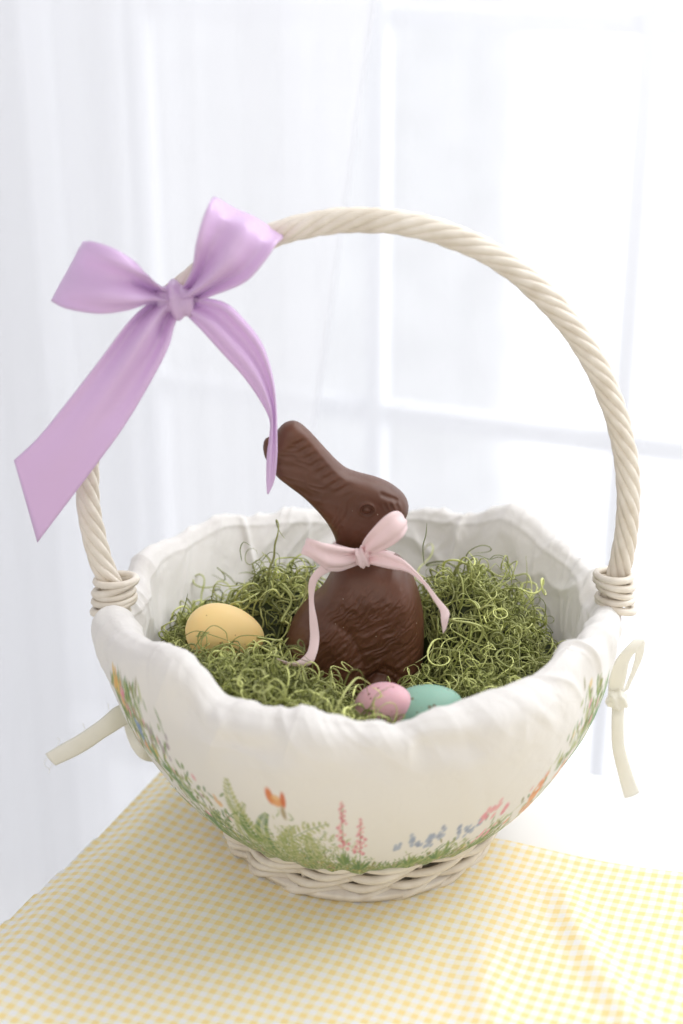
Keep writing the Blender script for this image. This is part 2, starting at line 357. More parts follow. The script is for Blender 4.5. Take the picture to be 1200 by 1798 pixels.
def foxglove(x, yb, yt):
    s0, h0 = spot(x + 2, yb); s1, h1 = spot(x, yt); line(s0, max(0, h0 - .007), s1, h1, .0005, G[0], .7)
    for k in range(34):
        t = k / 33; w = .0042 * (1 - t) ** .8 + .0004
        s = s0 + (s1 - s0) * t + r2.uniform(-w, w); blot(s, h0 + (h1 - h0) * t, .0015 - .0007 * t, .0012 - .0005 * t, .6, r2.choice([(.74, .22, .30), (.80, .36, .42), (.66, .15, .22), (.84, .50, .50)]), .8, .5)
foxglove(602, 1492, 1410); foxglove(632, 1500, 1438)
def puff(x, y, n, rad, cols, a=.0014):
    s, h = spot(x, y)
    for k in range(n): blot(s + r2.gauss(0, rad * .8), h + r2.gauss(0, rad * 1.3), a * 1.1, a * 1.35, 0, r2.choice(cols), .8, .55)
BL = [(.33, .40, .56), (.42, .48, .62), (.28, .33, .48)]
for x, y in [(700, 1487), (722, 1480), (733, 1485), (752, 1480), (757, 1470), (775, 1466), (808, 1460), (822, 1456), (836, 1453)]: puff(x, y, 7, .0015, BL, .0013)
PK = [(.78, .25, .34), (.84, .42, .45)]
for x, y in [(852, 1432), (862, 1426), (874, 1421), (888, 1418), (900, 1416), (845, 1466), (855, 1462)]: puff(x, y, 7, .0013, PK, .0013)
OR = [(.82, .36, .13), (.85, .46, .22), (.78, .28, .10)]
for x, y in [(1000, 1340), (1010, 1325), (1018, 1312), (1028, 1300), (1038, 1285), (1046, 1270), (1062, 1240), (1060, 1250), (1066, 1230), (990, 1362), (972, 1385), (955, 1402)]: leafy(x, y + 8, 16, .011, [(.08, .26, .10), (.16, .34, .14), (.25, .38, .12)], .8)
for k in range(16):
    t = k / 15; puff(905 + 47 * t, 1436 - 62 * t ** 1.4, 5, .0016 + .0010 * sin(3 * t), OR, .0017)
for k in range(26): 
    t = r2.random(); puff(918 + 32 * t + r2.uniform(-5, 5), 1422 - 48 * t + r2.uniform(-5, 5), 3, .0010, OR, .0016)
for k in range(14): puff(r2.uniform(886, 922), r2.uniform(1436, 1452), 3, .0009, OR + [(.86, .60, .40)], .0013)
for x, y in [(890, 1450), (905, 1444), (920, 1436), (958, 1362), (945, 1375), (950, 1372), (992, 1335), (985, 1348), (980, 1360)]: puff(x, y, 7, .0014, OR, .0015)
s, h = spot(476, 1402); RD = (.72, .20, .05)      # orange poppy
blot(s, h + .001, .0022, .0040, .2, RD, .95, .4); blot(s + .003, h - .0006, .0038, .0028, -.2, (.78, .34, .10), .9, .4); blot(s + .0028, h + .0006, .0024, .0010, -.2, (.85, .60, .30), .7, .6); blot(s + .0062, h + .0002, .0016, .0042, -.1, (.66, .16, .05), .95, .4); blot(s + .0050, h - .0055, .0016, .0040, 0, (.34, .24, .08), .8, .5)
for k in range(9): puff(200 + k * 1.8, 1182 + k * 5.5, 4, .001, [(.80, .56, .16), (.78, .44, .14)], .0012)
for x, y in [(213, 1219), (217, 1224), (220, 1242), (226, 1246)]: puff(x, y, 6, .0009, PK, .0010)
for k in range(12): puff(221 + k * .9, 1256 + k * 2.0, 5, .0013, [(.20, .26, .07), (.32, .36, .12)], .0013)
for k in range(12): puff(240 + k * 1.2, 1268 + k * 2.6, 6, .0010, [(.20, .30, .52), (.30, .40, .60)], .0010)     # bluebells
for x, y in [(246, 1303), (252, 1306), (250, 1312), (256, 1316), (260, 1310)]: puff(x, y, 6, .0011, [(.80, .44, .10), (.72, .34, .10)], .0011)
for x, y in [(255, 1275), (265, 1293), (275, 1303), (285, 1311), (296, 1312), (298, 1308)]: puff(x, y, 5, .0011, [(.40, .34, .38), (.46, .38, .40)], .0010)
for x, y in [(318, 1350), (322, 1358), (320, 1365), (385, 1410), (345, 1398), (350, 1402)]: puff(x, y, 6, .0012, [(.82, .60, .18), (.80, .52, .30)], .0013)
for x, y in [(326, 1355), (366, 1428), (368, 1436)]: puff(x, y, 6, .0011, PK, .0011)
for k in range(26):
    x = 275 + k * 4.6; y = 1330 + k * 5.0; leafy(x + 4, y + 6, 9, .007, [(.16, .30, .08), (.25, .38, .12), (.10, .24, .07)], 1.2)
canvas = np.clip(canvas, 0, 1)
canvas[:, :3] = canvas[:, :3] * .55 + paper * .45 * .8     # stitched edge
colr = np.tile(paper, (NPH, NT, 1)); colr[:, :230] = canvas
M['liner'] = mat('white_printed_cotton', (.8, .8, .8), .85, Sheen_Weight=.2)
nt, b, _ = nodes(M['liner']); ca = N(nt, 'ShaderNodeVertexColor', layer_name='col'); nt.links.new(ca.outputs[0], b.inputs['Base Color'])
bump(M['liner'], 1100, .25, .0003)
_tc = N(nt, 'ShaderNodeTexCoord'); _w = N(nt, 'ShaderNodeTexNoise', inp={'Scale': 55., 'Detail': 6, 'Roughness': .55, 'Distortion': .8}); _b = N(nt, 'ShaderNodeBump', inp={'Strength': .55, 'Distance': .0022})
nt.links.new(_tc.outputs['Object'], _w.inputs['Vector']); nt.links.new(_w.outputs[0], _b.inputs['Height']); nt.links.new(_b.outputs[0], b.inputs['Normal'].links[0].from_node.inputs['Normal']); translucent(M['liner'], .22)
liner = empty('basket_liner', (0, 0, .034), 'white cotton basket liner folded over the rim, printed with a wild flower border', 'basket liner')
lb = mesh('liner_cloth', LV.reshape(-1, 3), grid_faces(NPH, NT, True, False), M['liner'], liner, col=colr.reshape(-1, 3))
# ------------------------------------------------------------------ ribbons
def ribbon(name, rows, m, parent, n=60, w=14, bulge=0., wav=0., thick=.0004, seed=0, pleat=0.):
    rows = [(r if len(r) == 6 else (r[0], r[1], r[4], r[2], r[3], r[4])) for r in rows]
    A = catmull([at(r[0], r[1], r[2]) for r in rows], n); B = catmull([at(r[3], r[4], r[5]) for r in rows], n)
    t = np.linspace(0, 1, w); P = A[:, None] * (1 - t)[None, :, None] + B[:, None] * t[None, :, None]
    Tn = np.gradient(.5 * (A + B), axis=0); X = B - A; Nm = np.cross(Tn, X); Nm /= np.linalg.norm(Nm, axis=1)[:, None] + 1e-9
    for i in range(1, n):
        if Nm[i] @ Nm[i - 1] < 0: Nm[i] *= -1
    if Nm[n // 3][1] > 0: Nm = -Nm
    g = np.linspace(0, 1, n)[:, None]; wd = np.linalg.norm(X, axis=1)[:, None]
    bl = np.interp(g, np.linspace(0, 1, len(bulge)), bulge) if hasattr(bulge, '__len__') else bulge
    pl = np.interp(g, np.linspace(0, 1, len(pleat)), pleat) if hasattr(pleat, '__len__') else pleat
    d = bl * wd * 4 * t * (1 - t) + pl * np.sin(t * 2 * pi * 1.6 + seed) * sstep(0, .15, t) * sstep(1, .85, t)
    d = d + wav * vnoise(g * 7 + seed, t * 2 + 0 * g, seed)
    P = P + d[..., None] * Nm[:, None]
    o = mesh(name, P.reshape(-1, 3), grid_faces(n, w), m, parent)
    s = o.modifiers.new('solid', 'SOLIDIFY'); s.thickness = thick; s.offset = 0
    return o
# big lilac bow on the handle (nearer the camera than the handle)
bow = empty('ribbon_bow', tuple(at(318, 530, -.012)), 'large lilac satin ribbon bow tied on the left shoulder of the basket handle', 'bow')
f0 = -.016
ribbon('loop', [(296, 512, 300, 534, f0), (262, 487, 262, 534, -.024), (238, 460, 225, 545, -.034), (200, 436, 175, 551, -.036), (163, 424, 120, 543, -.030), (148, 425, 94, 531, -.020), (146, 427, 92, 529, -.012), (152, 424, 100, 528, .000), (200, 438, 190, 536, .010), (250, 478, 250, 530, .004), (280, 512, 282, 526, -.006)], M['lilac'], bow, 90, 20, bulge=[0, .05, .06, .0, 0, 0, 0, 0], pleat=[.0055, .0050, .0030, .0006, 0, 0, 0], seed=.6)
ribbon('loop', [(322, 505, 326, 538, f0), (338, 470, 372, 520, -.026), (345, 425, 430, 496, -.036), (356, 385, 466, 458, -.036), (368, 356, 486, 428, -.030), (373, 347, 495, 420, -.018), (376, 346, 497, 417, -.010), (380, 352, 492, 408, .002), (370, 400, 450, 440, .012), (350, 460, 390, 490, .006), (338, 500, 350, 518, -.004)], M['lilac'], bow, 90, 20, bulge=[0, -.05, -.09, -.06, 0, 0, 0, 0], pleat=[.0055, .0050, .0034, .0014, .0004, 0, 0], seed=2.2)
ribbon('tail', [(282, 520, 316, 548, f0), (252, 540, 306, 575, -.022), (222, 570, 296, 610, -.028), (180, 626, 268, 665, -.031), (125, 697, 226, 737, -.033), (70, 765, 180, 802, -.034), (25, 808, -.034, 66, 953, -.030)], M['lilac'], bow, 80, 20, bulge=[0, .06, .05, .02, 0, 0], pleat=[.0045, .0065, .0048, .0022, .0006, 0], seed=3.6, wav=.0006)
ribbon('tail', [(326, 520, 318, 544, f0), (392, 530, 352, 578, -.022), (430, 562, 392, 622, -.022), (462, 606, 428, 662, -.019), (480, 665, 458, 705, -.014), (486, 720, 474, 738, -.012), (487, 765, 473, 770, -.014), (487, 800, 469, 800, -.016), (483, 840, 468, 838, -.017), (472, 868, 469, 866, -.018)], M['lilac'], bow, 80, 16, bulge=[0, .04, .10, .06, 0, 0], pleat=[.0035, .0026, .0012, 0], seed=1)
def knot(name, cx, cy, Y, rx, ry, rz_, m, parent, seed=0, rot=0):
    n, k = 40, 40; c = at(cx, cy, Y); V = []
    a, b = np.meshgrid(np.linspace(0, pi, n), np.linspace(0, 2 * pi, k, endpoint=False), indexing='ij')
    x = np.sin(a) * np.cos(b); z = np.cos(a); y = np.sin(a) * np.sin(b)
    x, y, z = [np.sign(q) * np.abs(q) ** .75 for q in (x, y, z)]
    d = 1 + .12 * np.sin(x * 7 + z * 3 + seed) + .07 * vnoise(x * 3 + seed, z * 3 + y, seed) - .10 * gauss(x - .1 - z * .35, .16)
    X, Yy, Zz = x * rx * d, y * ry * d, z * rz_ * d; X, Zz = X * cos(rot) - Zz * sin(rot), X * sin(rot) + Zz * cos(rot)
    return mesh(name, np.stack([c[0] + X, c[1] + Yy, c[2] + Zz], -1).reshape(-1, 3), grid_faces(n, k, False, True), m, parent)
knot('knot', 311, 527, -.014, .0104, .0105, .0086, M['lilac'], bow, 2, -.35)
settle(bow)
# ------------------------------------------------------------------ chocolate rabbit
K = 1200 / 380.
sil = [(152, 108), (185, 76), (230, 62), (275, 74), (322, 112), (375, 168), (430, 230), (490, 293), (540, 332), (610, 357), (690, 378), (770, 410), (838, 458), (870, 500), (878, 545), (862, 592), (825, 640), (760, 690), (722, 735), (715, 775), (745, 795), (800, 800), (850, 838), (890, 900), (922, 970), (946, 1050), (960, 1140), (963, 1250), (958, 1380), (950, 1500), (935, 1640), (800, 1680), (560, 1680), (380, 1640), (250, 1520), (196, 1400), (190, 1300), (215, 1210), (260, 1130), (320, 1065), (388, 1005), (428, 940), (455, 880), (475, 810), (475, 740), (452, 668), (410, 598), (350, 528), (280, 462), (200, 402), (140, 352), (112, 290), (95, 285), (76, 250), (70, 205), (78, 165), (100, 150), (130, 140)]
poly = catmull(sil, 360, True)
st = 4.0; gx = np.arange(56, 984, st); gy = np.arange(50, 1700, st); GX, GY = np.meshgrid(gx, gy, indexing='ij')
Pq = np.stack([GX.ravel(), GY.ravel()], 1); best = np.full(len(Pq), 1e18); foot = np.zeros_like(Pq); inside = np.zeros(len(Pq), bool)
for i in range(len(poly)):
    a, b = poly[i], poly[(i + 1) % len(poly)]; ab = b - a; t = np.clip(((Pq - a) @ ab) / (ab @ ab + 1e-9), 0, 1); c = a + t[:, None] * ab
    d = ((Pq - c) ** 2).sum(1); m_ = d < best; best[m_] = d[m_]; foot[m_] = c[m_]
    cr = (a[1] > Pq[:, 1]) != (b[1] > Pq[:, 1]); xin = a[0] + (Pq[:, 1] - a[1]) * ab[0] / (ab[1] + 1e-12 if abs(ab[1]) < 1e-12 else ab[1]); inside ^= cr & (Pq[:, 0] < xin)
dist = np.sqrt(best) * np.where(inside, 1, -1); keep = dist > -st * .75
edge = keep & (dist < st * .45); XY = Pq.copy(); XY[edge] = foot[edge]; dist[edge] = 0
nx, ny = GX.shape; kid = keep.reshape(nx, ny)
full = kid[:-1, :-1] & kid[1:, :-1] & kid[1:, 1:] & kid[:-1, 1:]
idx = np.arange(nx * ny).reshape(nx, ny)
Fq = np.stack([idx[:-1, :-1], idx[1:, :-1], idx[1:, 1:], idx[:-1, 1:]], -1)[full]
used = np.zeros(nx * ny, bool); used[Fq.ravel()] = True
# vertices on the border of the kept faces go onto the outline
cnt = np.bincount(Fq.ravel(), minlength=nx * ny); bd = used & (cnt < 4); XY[bd] = foot[bd]; dist[bd] = 0
X_, Y_ = XY[:, 0], XY[:, 1]
body = sstep(760, 1000, Y_)
Tm = .0125 + .0125 * body - .004 * sstep(420, 120, Y_) 
Rr = 75 + 75 * body
e = np.clip(dist / Rr, 0, 1); th_ = Tm * np.sqrt(np.clip(1 - (1 - e) ** 2.2, 0, 1))
th_ = th_ * (1 - .25 * gauss(Y_ - 760, 60))
def fur(x, y, ang, l, w, seed):
    c, s = cos(ang), sin(ang); u = (x * c + y * s) / l; v = (-x * s + y * c) / w
    v = v + .5 * vnoise(u * .8, v * .35, seed + 5)
    return np.abs(vnoise(u, v, seed)) ** .8
relief = np.zeros(len(X_))
m_body = sstep(860, 960, Y_) * sstep(8, 60, dist)
sw = vnoise(X_ / 240, Y_ / 240, 3)
wx = X_ + 13 * vnoise(X_ / 60, Y_ / 60, 71); wy = Y_ + 13 * vnoise(X_ / 60, Y_ / 60, 72)
relief -= m_body * (.00095 * fur(wx, wy, 2.62, 85, 17, 11) * sstep(-.6, .2, sw) + .00095 * fur(wx, wy, 2.3, 80, 16, 12) * sstep(.3, -.3, sw) + .0004 * fur(wx, wy, 2.4, 30, 10, 13))
# ear: furrow strokes under the upper edge and along the ear
ea = (X_ - 230) * .62 + (Y_ - 62) * .78      # along the ear from the tip
ec = -(X_ - 230) * .78 + (Y_ - 62) * .62     # across it, from the upper edge
m_ear = sstep(60, 110, ea) * sstep(520, 420, ea)
band = sstep(22, 48, dist) 
relief -= m_ear * band * .0012 * gauss(dist - 66, 40) * sstep(-60, 40, -(ec - 60)) * (np.sin(ea / 7.5 + ec / 40) * .5 + .5)
relief -= m_ear * band * .0007
relief -= m_ear * band * .00085 * fur(X_, Y_, .25, 90, 24, 21) * sstep(40, 90, ec + 30)
m_head = sstep(440, 520, ea) * sstep(800, 720, Y_) * sstep(10, 50, dist)
relief -= m_head * .0007 * fur(X_, Y_, 2.0, 70, 22, 31) * sstep(640, 560, X_)
relief -= m_head * .0005 * fur(X_, Y_, .4, 60, 20, 32)  * sstep(560, 640, X_) * sstep(520, 600, Y_)
de = 1.45 * np.hypot(X_ - 645, (Y_ - 508) * 1.15)   # eye
relief += .0014 * gauss(de, 24) * 1.0 - .0010 * gauss(de - 42, 9) + .0010 * gauss(de - 60, 12) * sstep(540, 480, Y_) + .0006 * gauss(de - 58, 9)
br = np.hypot(X_ - 790, Y_ - 475); relief -= .0016 * gauss(Y_ - (430 + (X_ - 720) * .42), 12) * sstep(705, 730, X_) * sstep(850, 800, X_)
relief -= .0014 * gauss((X_ - 790) / 62, 1) * gauss((Y_ - 492) / 20, 1) * (np.sin(X_ / 5.0 - Y_ / 12) * .5 + .5)
relief -= .0009 * gauss(Y_ - (600 + (X_ - 800) * -.3), 8) * sstep(730, 760, X_)
relief += .0012 * gauss(X_ - 700, 80) * gauss(Y_ - 600, 60)
# haunch, forepaw
dh = np.hypot((X_ - 420) / 210., (Y_ - 1420) / 330.); relief += .0022 * sstep(1.15, .70, dh) - .0007 * gauss(dh - 1.03, .06)
df = np.hypot((X_ - 715) / 62., (Y_ - 1432) / 50.); relief += .0034 * gauss(df, .8) - .0022 * gauss(df - 1.35, .25)
df2 = np.hypot((X_ - 700) / 95., (Y_ - 1490) / 40.); relief += .0028 * gauss(df2, .8)
relief -= .0022 * gauss(Y_ - (1330 + np.abs(X_ - 740) * .5), 24) * gauss(X_ - 740, 110)
relief += .0022 * gauss(np.abs(X_ - 860), 60) * sstep(1250, 1400, Y_)
relief -= .0016 * gauss(X_ - (880 - (Y_ - 1250) * .12), 10) * sstep(1200, 1320, Y_)
relief *= sstep(0, 26, dist)
# the far ear, behind the tip
tip2 = sstep(150, 110, X_) * sstep(320, 260, Y_); th_ *= 1 - .35 * tip2
w3 = np.array([at(440 + x / K, 720 + y / K, 0.) if u else (0, 0, 0) for (x, y), u in zip(XY, used)])
BY = .0
Vf = w3 + np.stack([0 * th_, -(th_ + relief), 0 * th_], 1); Vb = w3 + np.stack([0 * th_, th_ + relief * .6, 0 * th_], 1)
ids = np.flatnonzero(used); remap = -np.ones(nx * ny, int); remap[ids] = np.arange(len(ids))
isb = bd; backid = remap.copy(); inner_ids = np.flatnonzero(used & ~isb); backid[inner_ids] = len(ids) + np.arange(len(inner_ids))
V = np.vstack([Vf[ids], Vb[inner_ids]]); Fc = np.vstack([remap[Fq][:, ::-1], backid[Fq]])
M['choc'] = mat('milk_chocolate', (.085, .028, .014), .32, Specular_IOR_Level=.42, Subsurface_Weight=.05, Subsurface_Scale=.002)
vary(M['choc'], 45, (.088, .032, .016), (.128, .049, .026), .3, .7); bump(M['choc'], 700, .12, .0003)
nt, b, _ = nodes(M['choc'])
tc = N(nt, 'ShaderNodeTexCoord'); n1 = N(nt, 'ShaderNodeTexNoise', inp={'Scale': 60., 'Detail': 5}); mr = N(nt, 'ShaderNodeMapRange', inp={3: .34, 4: .52})
nt.links.new(tc.outputs['Object'], n1.inputs['Vector']); nt.links.new(n1.outputs[0], mr.inputs[0]); nt.links.new(mr.outputs[0], b.inputs['Roughness'])
_v = N(nt, 'ShaderNodeTexVoronoi', inp={'Scale': 210.}); _l = N(nt, 'ShaderNodeMath', operation='LESS_THAN'); _l.inputs[1].default_value = .075
_s = N(nt, 'ShaderNodeSeparateColor'); _g = N(nt, 'ShaderNodeMath', operation='GREATER_THAN'); _g.inputs[1].default_value = .8; _m = N(nt, 'ShaderNodeMath', operation='MULTIPLY'); _x = N(nt, 'ShaderNodeMixRGB'); _x.inputs[2].default_value = (.40, .30, .24, 1)
nt.links.new(tc.outputs['Object'], _v.inputs['Vector']); nt.links.new(_v.outputs['Distance'], _l.inputs[0]); nt.links.new(_v.outputs['Color'], _s.inputs[0]); nt.links.new(_s.outputs[0], _g.inputs[0])
nt.links.new(_l.outputs[0], _m.inputs[0]); nt.links.new(_g.outputs[0], _m.inputs[1]); _old = b.inputs['Base Color'].links[0].from_socket; nt.links.new(_m.outputs[0], _x.inputs[0]); nt.links.new(_old, _x.inputs[1]); nt.links.new(_x.outputs[0], b.inputs['Base Color'])
rab = mesh('chocolate_rabbit', V, Fc, M['choc'])
sm = rab.modifiers.new('smooth', 'SMOOTH'); sm.factor = .5; sm.iterations = 2
tag(rab, 'milk chocolate rabbit in profile with fur relief, standing in green moss', 'chocolate rabbit')
# pink bow round its neck
pb = empty('ribbon_bow', tuple(at(630, 980, -.03)), 'small pink satin ribbon bow tied around the neck of the chocolate rabbit', 'bow')
def pk(rows): return [tuple((v / K + (440 if i in (0, 3) else 720)) if i in (0, 1, 3, 4) else v for i, v in enumerate((r[0], r[1], r[4], r[2], r[3], r[4]) if len(r) == 5 else r)) for r in rows]
def _mv(rows):                            # crop coordinates: x uses 440, y uses 720
    out = []
    for r in rows:
        a, b_, c, d_, Y1 = r[:5]; Y2 = r[5] if len(r) > 5 else Y1
        out.append((440 + a / K, 720 + b_ / K, Y1, 440 + c / K, 720 + d_ / K, Y2))
    return out
ribbon('collar', _mv([(462, 728, 440, 800, .006), (470, 738, 450, 822, -.010), (510, 752, 500, 838, -.017), (600, 775, 600, 850, -.0195), (700, 782, 700, 850, -.018), (765, 780, 770, 830, -.008), (800, 790, 800, 815, .008), (700, 760, 700, 800, .020), (560, 740, 560, 800, .020), (470, 728, 450, 790, .010)]), M['pink'], pb, 70, 8)
ribbon('loop', _mv([(590, 770, 600, 850, -.026), (520, 760, 520, 888, -.030), (440, 742, 440, 893, -.034), (400, 735, 400, 870, -.036), (350, 718, 330, 818, -.035), (318, 710, 286, 800, -.030), (322, 712, 292, 800, -.024), (380, 740, 380, 830, -.020), (500, 765, 500, 850, -.020), (590, 790, 595, 840, -.022)]), M['pink'], pb, 70, 14, bulge=[0, .06, .05, 0, 0, 0], pleat=[.0016, .0010, .0003, 0, 0], seed=1)
ribbon('loop', _mv([(612, 770, 650, 800, -.026), (630, 720, 690, 795, -.033), (680, 655, 770, 760, -.040), (750, 585, 838, 712, -.042), (810, 560, 868, 665, -.038), (848, 590, 868, 640, -.032), (830, 640, 862, 610, -.028), (760, 700, 822, 590, -.026), (690, 750, 730, 650, -.026), (640, 790, 660, 740, -.025)]), M['pink'], pb, 70, 14, bulge=[0, .08, .10, .04, 0, 0], pleat=[.0014, .0008, .0003, 0], seed=2)
ribbon('tail', _mv([(590, 800, 600, 858, -.026), (500, 820, 500, 893, -.031), (425, 845, 440, 897, -.034), (370, 880, 385, 930, -.035), (325, 950, 362, 975, -.035), (325, 1060, 352, 1060, -.036), (328, 1180, 372, 1170, -.040), (330, 1270, 382, 1265, -.044), (310, 1350, 368, 1350, -.050), (235, 1400, 330, 1412, -.053), (130, 1372, 215, 1420, -.050)]), M['pink'], pb, 90, 12, bulge=[0, .05, .08, .1, .05, 0, .08, .1, 0])
ribbon('tail', _mv([(650, 800, 645, 850, -.027), (720, 775, 720, 868, -.032), (790, 800, 790, 882, -.036), (850, 830, 845, 890, -.040), (920, 895, 900, 915, -.042), (985, 970, 965, 975, -.044), (1040, 1040, 1010, 1045, -.046), (1100, 1115, 1050, 1110, -.048), (1098, 1160, 1058, 1170, -.050), (1085, 1215, 1068, 1240, -.050)]), M['pink'], pb, 80, 12, bulge=[0, .06, .08, .05, 0, .1, .1, 0], pleat=[.0014, .0006, 0, 0])
knot('knot', 440 + 622 / K, 720 + 815 / K, -.028, .0042, .0048, .0058, M['pink'], pb, 5, .1)
settle(pb)
# ------------------------------------------------------------------ eggs
def egg(name, px, Y, length, wid, yaw, pitch_, cols, label, spots):
    n, k = 48, 64; a, b = np.meshgrid(np.linspace(0, pi, n), np.linspace(0, 2 * pi, k, endpoint=False), indexing='ij')
    z = np.cos(a) * length / 2; r = np.sin(a) * wid / 2 * (1 - .16 * np.cos(a)); V = np.stack([r * np.cos(b), r * np.sin(b), z], -1).reshape(-1, 3)
    m = mat(name + '_shell', cols[0], .5, Specular_IOR_Level=.35, Subsurface_Weight=.15, Subsurface_Scale=.003); nt, bs, _ = nodes(m)
    tc = N(nt, 'ShaderNodeTexCoord')
    n1 = N(nt, 'ShaderNodeTexNoise', inp={'Scale': 70., 'Detail': 3}); r1 = N(nt, 'ShaderNodeMixRGB'); r1.inputs[1].default_value = (*cols[0], 1); r1.inputs[2].default_value = (*cols[1], 1)
    vo = N(nt, 'ShaderNodeTexVoronoi', inp={'Scale': spots[0], 'Randomness': 1.}); nn = N(nt, 'ShaderNodeTexNoise', inp={'Scale': 500.})
    ad = N(nt, 'ShaderNodeVectorMath', operation='MULTIPLY_ADD'); ad.inputs[1].default_value = (.0012, .0012, .0012)
    nt.links.new(nn.outputs[1], ad.inputs[0]); nt.links.new(tc.outputs['Object'], ad.inputs[2]); nt.links.new(ad.outputs[0], vo.inputs['Vector'])
    sep = N(nt, 'ShaderNodeSeparateColor'); nt.links.new(vo.outputs['Color'], sep.inputs[0])
    mu = N(nt, 'ShaderNodeMath', operation='MULTIPLY'); mu.inputs[1].default_value = spots[1]; pw = N(nt, 'ShaderNodeMath', operation='POWER'); pw.inputs[1].default_value = 3.
    nt.links.new(sep.outputs[0], pw.inputs[0]); nt.links.new(pw.outputs[0], mu.inputs[0])
    lt = N(nt, 'ShaderNodeMath', operation='LESS_THAN'); nt.links.new(vo.outputs['Distance'], lt.inputs[0]); nt.links.new(mu.outputs[0], lt.inputs[1])
    m2 = N(nt, 'ShaderNodeMixRGB'); m2.inputs[2].default_value = (*cols[2], 1); f8 = N(nt, 'ShaderNodeMath', operation='MULTIPLY'); f8.inputs[1].default_value = .75
    nt.links.new(lt.outputs[0], f8.inputs[0]); nt.links.new(f8.outputs[0], m2.inputs[0])
    nt.links.new(tc.outputs['Object'], n1.inputs['Vector']); nt.links.new(n1.outputs[0], r1.inputs[0]); nt.links.new(r1.outputs[0], m2.inputs[1]); nt.links.new(m2.outputs[0], bs.inputs['Base Color'])
    o = mesh('easter_egg', V, grid_faces(n, k, False, True), m); o.location = at(px[0], px[1], Y); o.rotation_euler = (0, radians(pitch_), radians(yaw))
    return tag(o, label, 'easter egg', 'speckled easter eggs in the moss')
egg('yellow', (396, 1112), -.012, .0475, .0335, 15, 108, [(.88, .62, .25), (.90, .68, .32), (.30, .14, .05)], 'pale yellow egg half buried in moss, left of the chocolate rabbit', (190., .14))
egg('pink', (676, 1243), -.086, .037, .0285, -40, 55, [(.66, .37, .42), (.72, .45, .49), (.22, .08, .06)], 'pink speckled egg at the foot of the chocolate rabbit, beside the green egg', (270., .36))
egg('green', (748, 1252), -.086, .042, .0315, 10, 75, [(.21, .39, .30), (.28, .46, .37), (.14, .09, .04)], 'sea green speckled egg at the front edge of the basket', (230., .38))
# ------------------------------------------------------------------ moss
def moss_h(x, y):
    r = np.hypot(x, y)
    z = .118 + .020 * sstep(-.02, -.09, y)
    z = z + .037 * gauss(x + .050, .034) * gauss(y - .035, .038)
    z = z + .042 * gauss(x - .066, .038) * gauss(y - .024, .046)
    z = z + .016 * gauss(x + .075, .04) * gauss(y + .052, .032)
    z = z - .040 * gauss(x - .004, .030) * gauss(y + .0, .025)
    z = z - .018 * gauss(x - .018, .036) * gauss(y + .060, .034)
    z = z - .020 * sstep(.02, .10, y) * sstep(.0, .05, y - .02) + .0045 * vnoise(x * 45, y * 45, 8) + .002 * vnoise(x * 110, y * 110, 9)
    return z
def strands(n, seed, sampler, length, rad, k=4, segs=26, curl=1.0, lift=.004):
    g = np.random.default_rng(seed); P0 = sampler(g, n)
    Ln = g.uniform(*length, n); ds = Ln / segs
    d = g.normal(size=(n, 3)); d[:, 2] *= .45; d /= np.linalg.norm(d, axis=1)[:, None]
    kap = g.normal(size=(n, 3)); kap /= np.linalg.norm(kap, axis=1)[:, None]; kap *= (g.gamma(1.3, 105, n) * curl)[:, None]
    pts = np.zeros((n, segs + 1, 3)); pts[:, 0] = P0; p = P0.copy(); off = g.uniform(-.006, lift, n)
    for i in range(segs):
        kap += g.normal(size=(n, 3)) * 38 * curl
        d = d + np.cross(kap, d) * ds[:, None]
        tgt = moss_h(p[:, 0], p[:, 1]) + off
        d[:, 2] += np.clip((tgt - p[:, 2]) * 60, -.5, .5) * .35
        rr_ = np.hypot(p[:, 0], p[:, 1]); o_ = rr_ > .118
        d[o_, :2] -= p[o_, :2] / rr_[o_, None] * .35
        d /= np.linalg.norm(d, axis=1)[:, None]; p = p + d * ds[:, None]; pts[:, i + 1] = p
    return pts, rad[0] + (rad[1] - rad[0]) * g.random(n) ** 1.8
def sweep(pts, rad, k=4):
    n, m_, _ = pts.shape; T = np.gradient(pts, axis=1); T /= np.linalg.norm(T, axis=2)[..., None] + 1e-12
    a = np.array([.31, .55, .77]); Nn = np.cross(T, a); Nn /= np.linalg.norm(Nn, axis=2)[..., None] + 1e-9; B = np.cross(T, Nn)
    tp = rad[:, None] * np.interp(np.linspace(0, 1, m_), [0, .08, .8, 1], [.5, 1, .85, .25])[None]
    th = np.arange(k) * 2 * pi / k
    V = pts[:, :, None] + tp[..., None, None] * (np.cos(th)[:, None] * Nn[:, :, None] + .7 * np.sin(th)[:, None] * B[:, :, None])
    F1 = grid_faces(m_, k, False, True); Fc = (F1[None] + (np.arange(n) * m_ * k)[:, None, None]).reshape(-1, 4)
    return V.reshape(-1, 3), Fc, m_ * k
def disc(g, n):
    out = []
    while len(out) < n:
        x, y = g.uniform(-.125, .125, 2)
        if x * x + y * y > .122 ** 2: continue
        if abs(x - .004) < .028 and abs(y) < .022: continue
        if y > .035 and -.025 < x < .028 and g.random() < .6: continue
        if y > .075 and g.random() < .85: continue
        if x > .112 - .25 * max(0, y) or (x > .095 and y < -.03): continue
        # keep the eggs clear
        if (x + .070) ** 2 + (y - .004) ** 2 < .020 ** 2: continue
        if y < -.066 and .008 < x < .072: continue
        out.append((x, y, moss_h(x, y) + g.uniform(-.008, .002)))
    return np.array(out)
sets = [strands(1700, 1, disc, (.035, .085), (.00045, .00105), curl=.8), strands(900, 2, disc, (.02, .06), (.00030, .00055), lift=.012, curl=1.3), strands(500, 4, disc, (.008, .03), (.0004, .0011), lift=.008, curl=.7)]
VV, FF, CC, off = [], [], [], 0
